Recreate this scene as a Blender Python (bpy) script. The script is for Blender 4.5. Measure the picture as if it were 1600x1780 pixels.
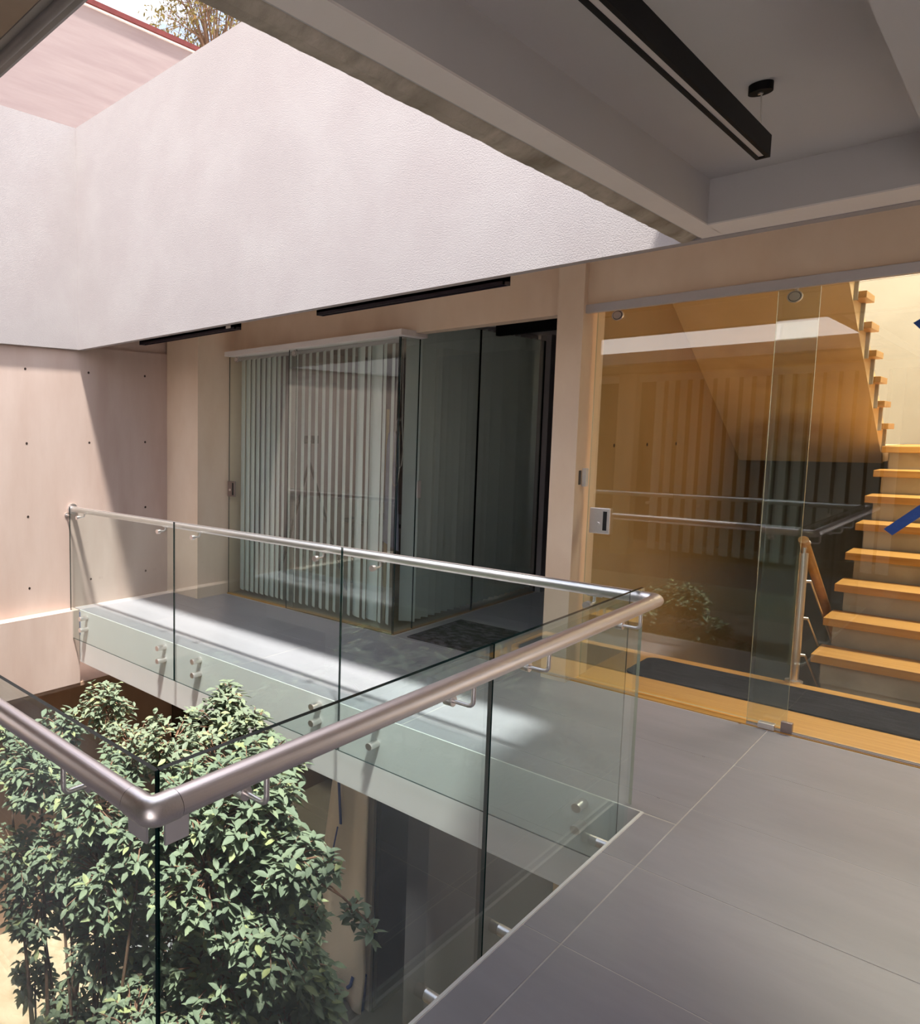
import bpy, bmesh, math, random
from mathutils import Vector, Matrix

for o in list(bpy.data.objects):
    bpy.data.objects.remove(o)
SC = bpy.context.scene
COL = SC.collection
random.seed(7)

# ------------------------------------------------------------------ camera
EYE = Vector((0, 0, 1.6))
RT = Vector((0.62235036, 0.78273541, -0.00230347))
DN = Vector((0.06955112, -0.05823058, -0.99587742))
FW = Vector((-0.77964265, 0.61962447, -0.09067995))
cam = bpy.data.cameras.new('camera')
camo = bpy.data.objects.new('camera', cam)
COL.objects.link(camo)
m = Matrix.Identity(4)
for i in range(3):
    m[i][0] = RT[i]; m[i][1] = -DN[i]; m[i][2] = -FW[i]; m[i][3] = EYE[i]
camo.matrix_world = m
cam.sensor_fit = 'AUTO'; cam.sensor_width = 36
cam.lens = 1231.784 * 36 / 1780
cam.shift_x = (800 - 282.14) / 1780
cam.shift_y = (866.73 - 890) / 1780
cam.clip_start = 0.02; cam.clip_end = 300
SC.camera = camo

# ------------------------------------------------------------------ world, sun, exposure
SC.view_settings.view_transform = 'Standard'
SC.view_settings.look = 'None'
SC.view_settings.gamma = 1
SC.view_settings.use_curve_mapping = False
SC.view_settings.exposure = 1.7
SC.cycles.transparent_max_bounces = 40
SC.cycles.max_bounces = 14
SC.cycles.diffuse_bounces = 8
SC.cycles.glossy_bounces = 6
SC.cycles.use_denoising = True
SC.cycles.sample_clamp_indirect = 6
SKY = 1.55
SUN = 3.5
w = bpy.data.worlds.new('sky'); SC.world = w; w.use_nodes = True
nt = w.node_tree; nt.nodes.clear()
N = nt.nodes.new; L = nt.links.new
wo = N('ShaderNodeOutputWorld'); bg = N('ShaderNodeBackground')
tc = N('ShaderNodeTexCoord'); nz = N('ShaderNodeTexNoise'); rp = N('ShaderNodeValToRGB'); mx = N('ShaderNodeMix')
nz.inputs['Scale'].default_value = 2.6; nz.inputs['Detail'].default_value = 7; nz.inputs['Roughness'].default_value = .55
rp.color_ramp.elements[0].position = .50; rp.color_ramp.elements[1].position = .64
mx.data_type = 'RGBA'
mx.inputs['A'].default_value = (.17, .20, .265, 1); mx.inputs['B'].default_value = (1.12, 1.08, 1.07, 1)
mpw = N('ShaderNodeMapping'); mpw.inputs['Location'].default_value = (.3, 1.2, .7)
L(tc.outputs['Generated'], mpw.inputs['Vector']); L(mpw.outputs['Vector'], nz.inputs['Vector']); L(nz.outputs['Fac'], rp.inputs['Fac'])
L(rp.outputs['Color'], mx.inputs['Factor']); L(mx.outputs['Result'], bg.inputs['Color'])
bg.inputs['Strength'].default_value = SKY
# haze towards the horizon
sx = N('ShaderNodeSeparateXYZ'); mr = N('ShaderNodeMapRange'); mh = N('ShaderNodeMix'); mh.data_type = 'RGBA'
L(tc.outputs['Generated'], sx.inputs['Vector']); L(sx.outputs['Z'], mr.inputs['Value'])
mr.inputs['From Min'].default_value = .05; mr.inputs['From Max'].default_value = .34; mr.inputs['To Min'].default_value = 1; mr.inputs['To Max'].default_value = 0
L(mr.outputs['Result'], mh.inputs['Factor']); L(mx.outputs['Result'], mh.inputs['A']); mh.inputs['B'].default_value = (.66, .585, .56, 1)
L(mh.outputs['Result'], bg.inputs['Color'])
L(bg.outputs['Background'], wo.inputs['Surface'])

sl = bpy.data.lights.new('sun', 'SUN'); sl.energy = SUN; sl.angle = math.radians(4.0); sl.color = (1, .95, .88)
so = bpy.data.objects.new('sun', sl); COL.objects.link(so)
so.location = (3, -3, 12)
so.rotation_euler = Vector((-.25, .25, -1)).to_track_quat('-Z', 'Y').to_euler()

# stairwell skylight and landing lamp (out of frame above the stairs)
def area(name, loc, direction, sx, sy, power, color):
    l = bpy.data.lights.new(name, 'AREA'); l.shape = 'RECTANGLE'; l.size = sx; l.size_y = sy
    l.energy = power; l.color = color
    o = bpy.data.objects.new(name, l); COL.objects.link(o); o.location = loc
    o.rotation_euler = Vector(direction).to_track_quat('-Z', 'Y').to_euler()
    return o
area('stairwell_lamp', (-.15, 7.6, 4.75), (-.05, 0, -1), .8, 3.2, 245, (1, .90, .76))

# ------------------------------------------------------------------ materials
MATS = {}
def mat(name):
    mt = bpy.data.materials.new(name); mt.use_nodes = True
    MATS[name] = mt
    return mt, mt.node_tree, mt.node_tree.nodes['Principled BSDF']

def C4(c): return (c[0], c[1], c[2], 1)

def surf(name, c1, c2=None, scale=6, rough=.7, bump=.0, bscale=80, metal=0, stretch=(1, 1, 1), detail=6, spec=.5, lo=.35, hi=.65, c3=None, s3=1.3):
    """mottled procedural surface in object space"""
    mt, t, b = mat(name)
    tc = t.nodes.new('ShaderNodeTexCoord'); mp = t.nodes.new('ShaderNodeMapping'); nz = t.nodes.new('ShaderNodeTexNoise')
    mp.inputs['Scale'].default_value = stretch
    nz.inputs['Scale'].default_value = scale; nz.inputs['Detail'].default_value = detail; nz.inputs['Roughness'].default_value = .6
    rp = t.nodes.new('ShaderNodeValToRGB')
    rp.color_ramp.elements[0].position = lo; rp.color_ramp.elements[1].position = hi
    rp.color_ramp.elements[0].color = C4(c1); rp.color_ramp.elements[1].color = C4(c2 or c1)
    t.links.new(tc.outputs['Object'], mp.inputs['Vector']); t.links.new(mp.outputs['Vector'], nz.inputs['Vector'])
    t.links.new(nz.outputs['Fac'], rp.inputs['Fac'])
    out = rp.outputs['Color']
    if c3:
        n3 = t.nodes.new('ShaderNodeTexNoise'); n3.inputs['Scale'].default_value = s3; n3.inputs['Detail'].default_value = 4
        r3 = t.nodes.new('ShaderNodeValToRGB'); r3.color_ramp.elements[0].position = .48; r3.color_ramp.elements[1].position = .68
        t.links.new(mp.outputs['Vector'], n3.inputs['Vector']); t.links.new(n3.outputs['Fac'], r3.inputs['Fac'])
        mm = t.nodes.new('ShaderNodeMix'); mm.data_type = 'RGBA'
        t.links.new(r3.outputs['Color'], mm.inputs['Factor']); t.links.new(out, mm.inputs['A']); mm.inputs['B'].default_value = C4(c3)
        out = mm.outputs['Result']
    t.links.new(out, b.inputs['Base Color'])
    b.inputs['Roughness'].default_value = rough; b.inputs['Metallic'].default_value = metal
    b.inputs['Specular IOR Level'].default_value = spec
    if bump:
        n2 = t.nodes.new('ShaderNodeTexNoise'); n2.inputs['Scale'].default_value = bscale; n2.inputs['Detail'].default_value = 5
        bp = t.nodes.new('ShaderNodeBump'); bp.inputs['Strength'].default_value = bump; bp.inputs['Distance'].default_value = .01
        t.links.new(mp.outputs['Vector'], n2.inputs['Vector']); t.links.new(n2.outputs['Fac'], bp.inputs['Height'])
        t.links.new(bp.outputs['Normal'], b.inputs['Normal'])
    return mt

def glass(name, tint, refl=1.0, ior=1.52):
    """thin architectural glass: see-through tint plus Fresnel mirror, same for every ray"""
    mt, t, b = mat(name)
    t.nodes.remove(b)
    out = t.nodes['Material Output']
    tr = t.nodes.new('ShaderNodeBsdfTransparent'); tr.inputs['Color'].default_value = C4(tint)
    gl = t.nodes.new('ShaderNodeBsdfGlossy'); gl.inputs['Roughness'].default_value = 0.0
    gl.inputs['Color'].default_value = (.96, 1, .99, 1)
    fr = t.nodes.new('ShaderNodeFresnel')
    ge = t.nodes.new('ShaderNodeNewGeometry')
    mr = t.nodes.new('ShaderNodeMapRange')
    mr.inputs['To Min'].default_value = ior; mr.inputs['To Max'].default_value = 1 / ior
    t.links.new(ge.outputs['Backfacing'], mr.inputs['Value']); t.links.new(mr.outputs['Result'], fr.inputs['IOR'])
    ml = t.nodes.new('ShaderNodeMath'); ml.operation = 'MULTIPLY'; ml.inputs[1].default_value = refl; ml.use_clamp = True
    t.links.new(fr.outputs['Fac'], ml.inputs[0])
    mx = t.nodes.new('ShaderNodeMixShader')
    t.links.new(ml.outputs[0], mx.inputs['Fac']); t.links.new(tr.outputs[0], mx.inputs[1]); t.links.new(gl.outputs[0], mx.inputs[2])
    t.links.new(mx.outputs[0], out.inputs['Surface'])
    return mt

def wood(name, c1, c2, axis='x', rough=.38):
    st = {'x': (1.2, 26, 26), 'y': (26, 1.2, 26)}[axis]
    return surf(name, c1, c2, scale=1.6, rough=rough, bump=.05, bscale=6, stretch=st, lo=.32, hi=.68, detail=8)

surf('pink_render', (.365, .333, .332), (.387, .36, .358), scale=3, rough=.9, bump=.25, bscale=170, spec=.2, c3=(.356, .326, .325))
surf('pink_wall_far', (.255, .20, .20), (.295, .24, .235), scale=2.2, rough=.9, stretch=(1, .35, 4), spec=.2)
surf('concrete_tan', (.76, .585, .43), (.82, .66, .51), scale=2.5, rough=.75, bump=.06, bscale=40, stretch=(1, 1, .45), spec=.25, c3=(.62, .45, .32))
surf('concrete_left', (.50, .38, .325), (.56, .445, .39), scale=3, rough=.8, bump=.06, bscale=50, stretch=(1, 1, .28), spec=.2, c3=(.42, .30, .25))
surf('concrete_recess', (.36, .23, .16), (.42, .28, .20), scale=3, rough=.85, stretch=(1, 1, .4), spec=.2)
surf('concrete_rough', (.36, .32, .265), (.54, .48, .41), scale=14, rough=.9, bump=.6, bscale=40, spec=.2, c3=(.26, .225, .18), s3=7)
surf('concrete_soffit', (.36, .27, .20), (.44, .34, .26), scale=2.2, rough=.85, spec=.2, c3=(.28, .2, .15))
surf('slab_paint', (.83, .78, .76), (.86, .81, .79), scale=4, rough=.6, spec=.3, stretch=(1, 1, .5))
surf('ceiling_paint', (.50, .48, .48), (.52, .50, .50), scale=2, rough=.85, spec=.2)
surf('white_strip', (.74, .69, .66), (.77, .72, .69), scale=3, rough=.8, spec=.2)
surf('floor_tile', (.315, .30, .328), (.365, .345, .378), scale=2.4, rough=.38, stretch=(.7, 2.2, 1), spec=.5, bump=.02, bscale=60, c3=(.292, .28, .305))
surf('grout', (.62, .59, .57), (.5, .46, .43), scale=9, rough=.9)
surf('floor_trim', (.82, .80, .78), rough=.45)
surf('steel', (.82, .76, .74), (.88, .82, .80), scale=4, rough=.36, metal=1, stretch=(60, 60, 60))
surf('steel_x', (.80, .73, .72), (.90, .82, .81), scale=3, rough=.41, metal=1, stretch=(.5, 60, 60), bump=.03, bscale=4)
surf('steel_y', (.80, .73, .72), (.90, .82, .81), scale=3, rough=.41, metal=1, stretch=(60, .5, 60), bump=.03, bscale=4)
surf('aluminium', (.55, .52, .53), (.58, .55, .56), scale=3, rough=.45, metal=.35)
surf('black_metal', (.004, .0038, .0045), rough=.6, spec=.15)
surf('dark_lamp', (.022, .016, .026), rough=.35)
surf('diffuser', (.62, .56, .53), rough=.5)
surf('mat_grey', (.008, .008, .011), (.03, .029, .036), scale=16, rough=.95, bump=.6, bscale=160, stretch=(.35, 2.2, 1), spec=.1)
surf('mat_fur', (.004, .004, .006), (.10, .095, .12), scale=17, rough=.95, bump=.9, bscale=120, spec=.1, detail=4, lo=.44, hi=.64)
wood('wood_x', (.44, .215, .045), (.57, .315, .09), 'x')
wood('wood_y', (.42, .21, .07), (.54, .30, .11), 'y')
surf('riser', (.36, .33, .285), (.44, .41, .36), scale=4, rough=.8, c3=(.29, .26, .22), s3=3)
surf('stair_soffit', (.68, .50, .27), (.76, .58, .34), scale=2.4, rough=.75, c3=(.48, .32, .18), spec=.25)
surf('stair_wall', (.34, .215, .09), (.39, .25, .115), scale=2.0, rough=.8, spec=.2, stretch=(1, 1, .5))  # orange bounce light is put into this wall's colour
surf('stair_wall_pale', (.26, .245, .215), (.29, .275, .245), scale=2.0, rough=.85, spec=.2)
surf('slat', (.83, .86, .84), (.86, .89, .87), scale=60, rough=.8, spec=.25, stretch=(1, 1, .02))
t = MATS['slat'].node_tree; b = t.nodes['Principled BSDF']
tl = t.nodes.new('ShaderNodeBsdfTranslucent'); tl.inputs['Color'].default_value = (.80, .83, .80, 1)
mxs = t.nodes.new('ShaderNodeMixShader'); mxs.inputs['Fac'].default_value = .35
t.links.new(b.outputs[0], mxs.inputs[1]); t.links.new(tl.outputs[0], mxs.inputs[2]); t.links.new(mxs.outputs[0], t.nodes['Material Output'].inputs['Surface'])
surf('office_wall', (.40, .36, .36), (.44, .40, .40), scale=2, rough=.85)
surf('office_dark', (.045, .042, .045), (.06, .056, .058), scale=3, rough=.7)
surf('office_floor', (.30, .24, .15), (.36, .29, .19), scale=3, rough=.4)
surf('tape_blue', (.016, .075, .34), (.025, .10, .42), scale=20, rough=.55)
surf('jacket', (.34, .34, .46), (.42, .42, .54), scale=9, rough=.85)
surf('cord', (.55, .52, .48), rough=.6)
surf('pole_wood', (.50, .38, .20), (.58, .45, .26), scale=8, rough=.6)
surf('black_plastic', (.014, .013, .014), rough=.45)
surf('white_plastic', (.72, .68, .63), rough=.45)
surf('bronze_plate', (.33, .26, .24), (.38, .31, .29), scale=9, rough=.38, metal=.8)
surf('sheet', (.76, .70, .61), (.80, .72, .62), scale=3, rough=.5, spec=.4, stretch=(3, 3, .6))
surf('jamb', (.66, .60, .52), (.71, .65, .56), scale=3, rough=.7)
surf('soil', (.42, .31, .20), (.53, .41, .28), scale=5, rough=.95, bump=.5, bscale=40, c3=(.40, .29, .18), s3=7)
surf('lower_tile', (.18, .18, .185), (.22, .22, .22), scale=3, rough=.35)
surf('bark', (.11, .062, .038), (.18, .105, .065), scale=14, rough=.85, stretch=(2, 2, .5))
surf('twig', (.20, .10, .06), (.30, .16, .10), scale=14, rough=.8)
surf('coping_red', (.10, .012, .011), (.14, .02, .017), scale=9, rough=.75)
surf('hole', (.03, .016, .012), rough=.9)  # near-black disc colour paints the shade inside a hole
surf('gutter', (.20, .185, .185), (.30, .28, .28), scale=3, rough=.5, metal=.5)
glass('glass_clear', (.925, .968, .962), refl=1.0)
glass('glass_door', (.92, .945, .92), refl=1.8)
glass('glass_office', (.95, .978, .968), refl=1.55)
glass('glass_side', (.95, .972, .96), refl=1.0)
glass('glass_dark', (.60, .62, .61), refl=.9)
# green polished edge of the panes
mt, t, b = mat('glass_edge')
b.inputs['Roughness'].default_value = .12
b.inputs['Specular IOR Level'].default_value = .25
nz = t.nodes.new('ShaderNodeTexNoise'); nz.inputs['Scale'].default_value = 5
rp = t.nodes.new('ShaderNodeValToRGB'); rp.color_ramp.elements[0].color = (.001, .004, .005, 1); rp.color_ramp.elements[1].color = (.004, .03, .028, 1)
t.links.new(nz.outputs['Fac'], rp.inputs['Fac']); t.links.new(rp.outputs['Color'], b.inputs['Base Color'])
mt, t, b = mat('glass_edge_pale')
b.inputs['Base Color'].default_value = (.45, .50, .40, 1); b.inputs['Roughness'].default_value = .15
nz = t.nodes.new('ShaderNodeTexNoise'); nz.inputs['Scale'].default_value = 8
rp = t.nodes.new('ShaderNodeValToRGB'); rp.color_ramp.elements[0].color = (.36, .36, .26, 1); rp.color_ramp.elements[1].color = (.55, .58, .47, 1)
t.links.new(nz.outputs['Fac'], rp.inputs['Fac']); t.links.new(rp.outputs['Color'], b.inputs['Base Color'])

def leafmat(name, c1, c2, c3):
    mt, t, b = mat(name)
    tc = t.nodes.new('ShaderNodeTexCoord'); nz = t.nodes.new('ShaderNodeTexNoise'); nz.inputs['Scale'].default_value = 7
    ob = t.nodes.new('ShaderNodeObjectInfo'); ge = t.nodes.new('ShaderNodeNewGeometry')
    rp = t.nodes.new('ShaderNodeValToRGB')
    e = rp.color_ramp.elements; e[0].color = C4(c1); e[0].position = .2; e[1].color = C4(c3); e[1].position = 1.0
    k = e.new(.86); k.color = C4(c2)
    ad = t.nodes.new('ShaderNodeMath'); ad.operation = 'ADD'
    fr = t.nodes.new('ShaderNodeMath'); fr.operation = 'FRACT'
    t.links.new(ge.outputs['Random Per Island'], ad.inputs[0]); t.links.new(ob.outputs['Random'], ad.inputs[1])
    t.links.new(ad.outputs[0], fr.inputs[0]); t.links.new(fr.outputs[0], rp.inputs['Fac'])
    t.links.new(rp.outputs['Color'], b.inputs['Base Color'])
    b.inputs['Roughness'].default_value = .55; b.inputs['Specular IOR Level'].default_value = .3
    tl = t.nodes.new('ShaderNodeBsdfTranslucent'); t.links.new(rp.outputs['Color'], tl.inputs['Color'])
    mx = t.nodes.new('ShaderNodeMixShader'); mx.inputs['Fac'].default_value = .15
    t.links.new(b.outputs[0], mx.inputs[1]); t.links.new(tl.outputs[0], mx.inputs[2])
    t.links.new(mx.outputs[0], t.nodes['Material Output'].inputs['Surface'])
leafmat('leaf', (.17, .215, .145), (.23, .28, .18), (.37, .40, .18))
leafmat('tree_leaf', (.13, .11, .035), (.22, .18, .06), (.30, .20, .09))

# ------------------------------------------------------------------ mesh helpers
class MB:
    def __init__(s): s.v = []; s.f = []; s.mi = []; s.sm = []
    def add(s, vs, fs, mi=0, smooth=False):
        n = len(s.v); s.v += [tuple(v) for v in vs]
        for k, f in enumerate(fs):
            s.f.append(tuple(i + n for i in f)); s.mi.append(mi[k] if isinstance(mi, (list, tuple)) else mi); s.sm.append(smooth)
        return s
    def box(s, x0, x1, y0, y1, z0, z1, mi=0):
        vs = [(x, y, z) for x in (x0, x1) for y in (y0, y1) for z in (z0, z1)]
        fs = [(0, 1, 3, 2), (4, 6, 7, 5), (0, 4, 5, 1), (2, 3, 7, 6), (0, 2, 6, 4), (1, 5, 7, 3)]  # -x +x -y +y -z +z
        return s.add(vs, fs, mi)
    def prism(s, poly, axis, a, b, mi=0):
        """extrude 2D polygon along axis; poly in the other two axes order"""
        def P(p, t):
            q = list(p); q.insert('xyz'.index(axis), t); return q
        n = len(poly)
        vs = [P(p, a) for p in poly] + [P(p, b) for p in poly]
        fs = [tuple(range(n))[::-1], tuple(range(n, 2 * n))] + [(i, (i + 1) % n, n + (i + 1) % n, n + i) for i in range(n)]
        return s.add(vs, fs, mi)
    def tube(s, pts, r, n=12, mi=0, caps=True, smooth=True):
        pts = [Vector(p) for p in pts]
        rr = r if isinstance(r, (list, tuple)) else [r] * len(pts)
        rings = []; vs = []
        up = None
        for i, p in enumerate(pts):
            if i == 0: t = pts[1] - p
            elif i == len(pts) - 1: t = p - pts[-2]
            else: t = (pts[i + 1] - p).normalized() + (p - pts[i - 1]).normalized()
            t.normalize()
            if up is None: up = Vector((0, 0, 1)) if abs(t.z) < .9 else Vector((1, 0, 0))
            a = (up - t * up.dot(t)).normalized(); b = t.cross(a); up = a
            vs += [p + (a * math.cos(2 * math.pi * k / n) + b * math.sin(2 * math.pi * k / n)) * rr[i] for k in range(n)]
        fs = []
        for i in range(len(pts) - 1):
            fs += [(i * n + k, i * n + (k + 1) % n, (i + 1) * n + (k + 1) % n, (i + 1) * n + k) for k in range(n)]
        s.add(vs, fs, mi, smooth)
        if caps:
            s.add(vs[:n], [tuple(range(n))[::-1]], mi); s.add(vs[-n:], [tuple(range(n))], mi)
        return s
    def build(s, name, mats, parent=None, bevel=0):
        me = bpy.data.meshes.new(name)
        me.from_pydata(s.v, [], s.f)
        for mm in (mats if isinstance(mats, (list, tuple)) else [mats]): me.materials.append(MATS[mm])
        me.polygons.foreach_set('material_index', s.mi); me.polygons.foreach_set('use_smooth', s.sm)
        if bevel:
            bm = bmesh.new(); bm.from_mesh(me)
            bmesh.ops.remove_doubles(bm, verts=bm.verts, dist=1e-6)
            bmesh.ops.bevel(bm, geom=list(bm.edges), offset=bevel, segments=2, affect='EDGES', profile=.6)
            bm.to_mesh(me); bm.free()
        me.validate(); me.update()
        o = bpy.data.objects.new(name, me); COL.objects.link(o)
        if parent is not None: o.parent = parent; o.matrix_parent_inverse = Matrix.Translation(parent.location).inverted()
        return o

def box(name, mt, x0, x1, y0, y1, z0, z1, parent=None, bevel=0):
    return MB().box(x0, x1, y0, y1, z0, z1).build(name, mt, parent, bevel)
def struct(o): o['kind'] = 'structure'; return o
def tag(o, label, cat, group=None):
    o['label'] = label; o['category'] = cat
    if group: o['group'] = group
    return o
def thing(name, loc, label, cat, group=None):
    o = bpy.data.objects.new(name, None); COL.objects.link(o); o.location = loc; o.empty_display_size = .1
    return tag(o, label, cat, group)
def holder(name, loc):
    o = bpy.data.objects.new(name, None); COL.objects.link(o); o.location = loc; o.empty_display_size = .1
    return struct(o)
def arc(c, a, b, a0, a1, n=6):
    """points c + a*cos + b*sin"""
    return [Vector(c) + Vector(a) * math.cos(a0 + (a1 - a0) * k / n) + Vector(b) * math.sin(a0 + (a1 - a0) * k / n) for k in range(n + 1)]

# ------------------------------------------------------------------ key dimensions
EX = -.987          # void edge beside the gallery
FY = 3.37           # void edge of the far walkway
NY = .75            # void edge in front of the camera
LW = -5.57          # left wall
PY = 3.43           # pink wall face
GY = 4.87           # glass front of the corner office
BX = -3.187         # glass side of the corner office

# ------------------------------------------------------------------ FLOORS
fl = MB()
fl.box(-5.6, EX, FY + .012, 4.89, -.475, -.0012)
fl.box(-5.6, -2.0, 4.89, 9.4, -.475, -.0012)
fl.box(EX + .012, 1.5, -1.0, 4.9, -.40, -.0012)
fl.box(-5.6, EX + .012, -1.0, NY - .012, -.40, -.0012)
fl.box(EX, -.2, 3.38, 4.89, -.475, -.40)
floor = struct(fl.build('floor', 'grout'))
fa = MB()
fa.box(-5.46, EX + .012, FY, FY + .012, -.475, -.001)
fa.box(EX, EX + .012, NY, FY, -.475, -.001)
fa.box(-5.46, EX + .012, NY - .012, NY, -.475, -.001)
fa.box(-5.46, EX + .012, FY, FY + .2, -.487, -.4755)
fa.build('slab_fascia', 'slab_paint', floor)
tr = MB()
tr.box(-5.46, EX + .008, FY, FY + .009, -.001, .0015)
tr.box(EX, EX + .009, NY, FY, -.001, .0015)
tr.box(-5.46, EX + .009, NY - .009, NY, -.001, .0015)
tr.build('edge_trim', 'floor_trim', floor)
G = .0022
def tile(x0, x1, y0, y1, dz=0.0):
    o = MB().box(-(x1 - x0) / 2 + G, (x1 - x0) / 2 - G, -(y1 - y0) / 2 + G, (y1 - y0) / 2 - G, -.0115, 0).build('tile', 'floor_tile', floor, bevel=.0008)
    o.location = ((x0 + x1) / 2, (y0 + y1) / 2, dz)
    return o
YR = [-.93, -.29, .353, .996, 1.639, 2.282, 2.925, 3.567, 4.21, 4.853]
XC = [-.86, .43, 1.49]
for a, bb in zip(YR[:-1], YR[1:]):
    for c, d in zip(XC[:-1], XC[1:]):
        tile(c, d, a, bb, random.uniform(-.0004, .0003))
for a, bb in zip(YR[:-1], YR[1:]):          # narrow strip beside the void
    if a >= NY and bb <= FY: tile(EX + .009, -.86, a, bb)
tile(EX + .009, -.86, NY, .996); tile(EX + .009, -.86, 2.925, FY); 
WX = [-5.56, -4.72, -3.43, -2.14, -.86]
WY = [FY + .009, 3.567, 4.21, 4.853, 5.424, 6.067, 6.71, 7.353, 7.99]
for j, (a, bb) in enumerate(zip(WY[:-1], WY[1:])):
    for c, d in zip(WX[:-1], WX[1:]):
        if a < 4.8: tile(c, d, a, bb)
        elif c >= -3.44 and d < -1.9: tile(max(c, BX + .03), min(d, -2.0), a, bb)
    if a >= 4.8: tile(-2.14, -2.02, a, bb)
for c, d in zip([-5.56, -4.72, -3.43, -2.14], [-4.72, -3.43, -2.14, EX + .009]):
    tile(c, d, -.93, -.29); tile(c, d, -.29, .353); tile(c, d, .353, NY - .009)
# ------------------------------------------------------------------ LEFT WALL
wl = MB()
wl.box(LW - .2, LW, -1, 7, 0, 2.39)
wl.box(LW - .2, -5.46, -1, FY - .005, -.685, 0)
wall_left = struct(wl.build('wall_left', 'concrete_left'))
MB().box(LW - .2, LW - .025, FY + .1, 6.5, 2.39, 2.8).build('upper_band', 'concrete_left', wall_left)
for hy in (2.275, 2.922, 3.566, 4.213, 1.63, .98):
    for hz in (.242, .88, 1.522, 2.162):
        if hy == 3.566 and hz == .88: continue
        MB().tube([(LW - .012, hy, hz), (LW + .0012, hy, hz)], .0115, n=10).build('tie_hole', 'hole', wall_left)
wul = struct(box('wall_upper_left', 'pink_render', LW - .2, -5.522, -1.2, PY, 2.355, 4.262))
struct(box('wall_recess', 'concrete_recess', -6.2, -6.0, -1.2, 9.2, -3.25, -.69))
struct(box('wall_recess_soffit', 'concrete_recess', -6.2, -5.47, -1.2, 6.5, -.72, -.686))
# ------------------------------------------------------------------ PINK WALL above the walkway
struct(box('wall_back', 'pink_render', -5.522, 1.6, PY, PY + .06, 2.353, 4.262))
struct(box('wall_back_reflector', 'white_strip', -5.522, 1.6, PY + .061, PY + .07, 2.36, 2.78))  # unseen white face added to bounce light onto the beam
# corridor ceiling
cw = MB(); cw.box(-5.8, EX, PY + .06, 4.91, 2.78, 2.95); cw.box(-5.8, -2.0, 4.91, 9.4, 2.78, 2.95)
struct(cw.build('ceiling_walkway', 'white_strip'))
# columns and lintels
tag(box('concrete_pillar', 'concrete_tan', LW, -5.103, 4.49, 5.2, 0, 2.79), 'pale tan concrete pillar in the corner beside the left wall', 'pillar')
tag(box('concrete_column', 'concrete_tan', -2.011, -1.86, 4.785, 5.12, 0, 2.79), 'tan concrete column between the dark passage and the sliding glass door', 'column')
tag(box('concrete_lintel', 'concrete_tan', -5.103, -2.011, 4.98, 5.12, 2.372, 2.79), 'tan concrete beam above the glass corner room with blinds', 'beam')
tag(box('concrete_lintel', 'concrete_tan', -1.86, 1.5, 4.84, 5.05, 2.385, 2.79), 'stained tan concrete beam above the sliding glass door track', 'beam')
# ------------------------------------------------------------------ GALLERY CEILING
ce = MB()
ce.box(-.851, -.262, -1, 3.233, 2.52, 2.75)
ceiling = struct(ce.build('ceiling', 'ceiling_paint'))
bm_ = MB(); bm_.box(EX + .06, -.851, -1, 3.45, 2.362, 2.75); bm_.box(-.851, -.262, 3.233, 3.45, 2.362, 2.75); bm_.box(-.262, 1.5, -1, 3.45, 2.362, 2.75)
bm_.build('ceiling_beam', 'ceiling_paint', ceiling)
st = MB(); st.box(EX + .07, -.849, -1, 3.45, 2.3565, 2.362); st.box(-.851, 1.5, 3.231, 3.452, 2.3565, 2.362)
st.build('soffit_strip', 'white_strip', ceiling)
struct(box('ceiling_corridor', 'ceiling_paint', EX, 1.5, 3.57, 4.85, 2.76, 2.9))
# ragged concrete drip edge along the roof opening
dr = MB(); n = 240; prev = 0; vs = []; fs = []
for k in range(n + 1):
    y0 = .7 + (PY - .7) * k / n
    prev = prev * .8 + random.uniform(-.0005, .0005)
    a = 2.352 + prev
    vs += [(EX + prev * .8, y0, 2.75), (EX + prev * .8, y0, a + .004), (EX + .006 + prev, y0, a), (EX + .030, y0, a + .001), (EX + .071, y0, 2.372), (EX + .072, y0, 2.75)]
for k in range(n):
    for q in range(5): fs.append((k * 6 + q, k * 6 + q + 1, k * 6 + q + 7, k * 6 + q + 6))
dr.add(vs, fs)
struct(dr.build('trim_1', 'concrete_rough'))
# near roof slab with gutter (upper left corner of the picture)
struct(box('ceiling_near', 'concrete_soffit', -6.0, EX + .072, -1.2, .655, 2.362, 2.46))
g = MB()
pr_ = [(.66, 2.365), (.72, 2.365), (.735, 2.375), (.735, 2.5), (.728, 2.5), (.728, 2.38), (.715, 2.372), (.66, 2.372)]
g.prism(pr_, 'x', -5.6, EX, 0)
g.tube([(-5.6, .69, 2.364), (EX, .69, 2.364)], .012, n=8)
tag(g.build('roof_gutter', 'gutter'), 'dark grey metal gutter along the concrete roof edge in the upper left', 'gutter')
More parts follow.
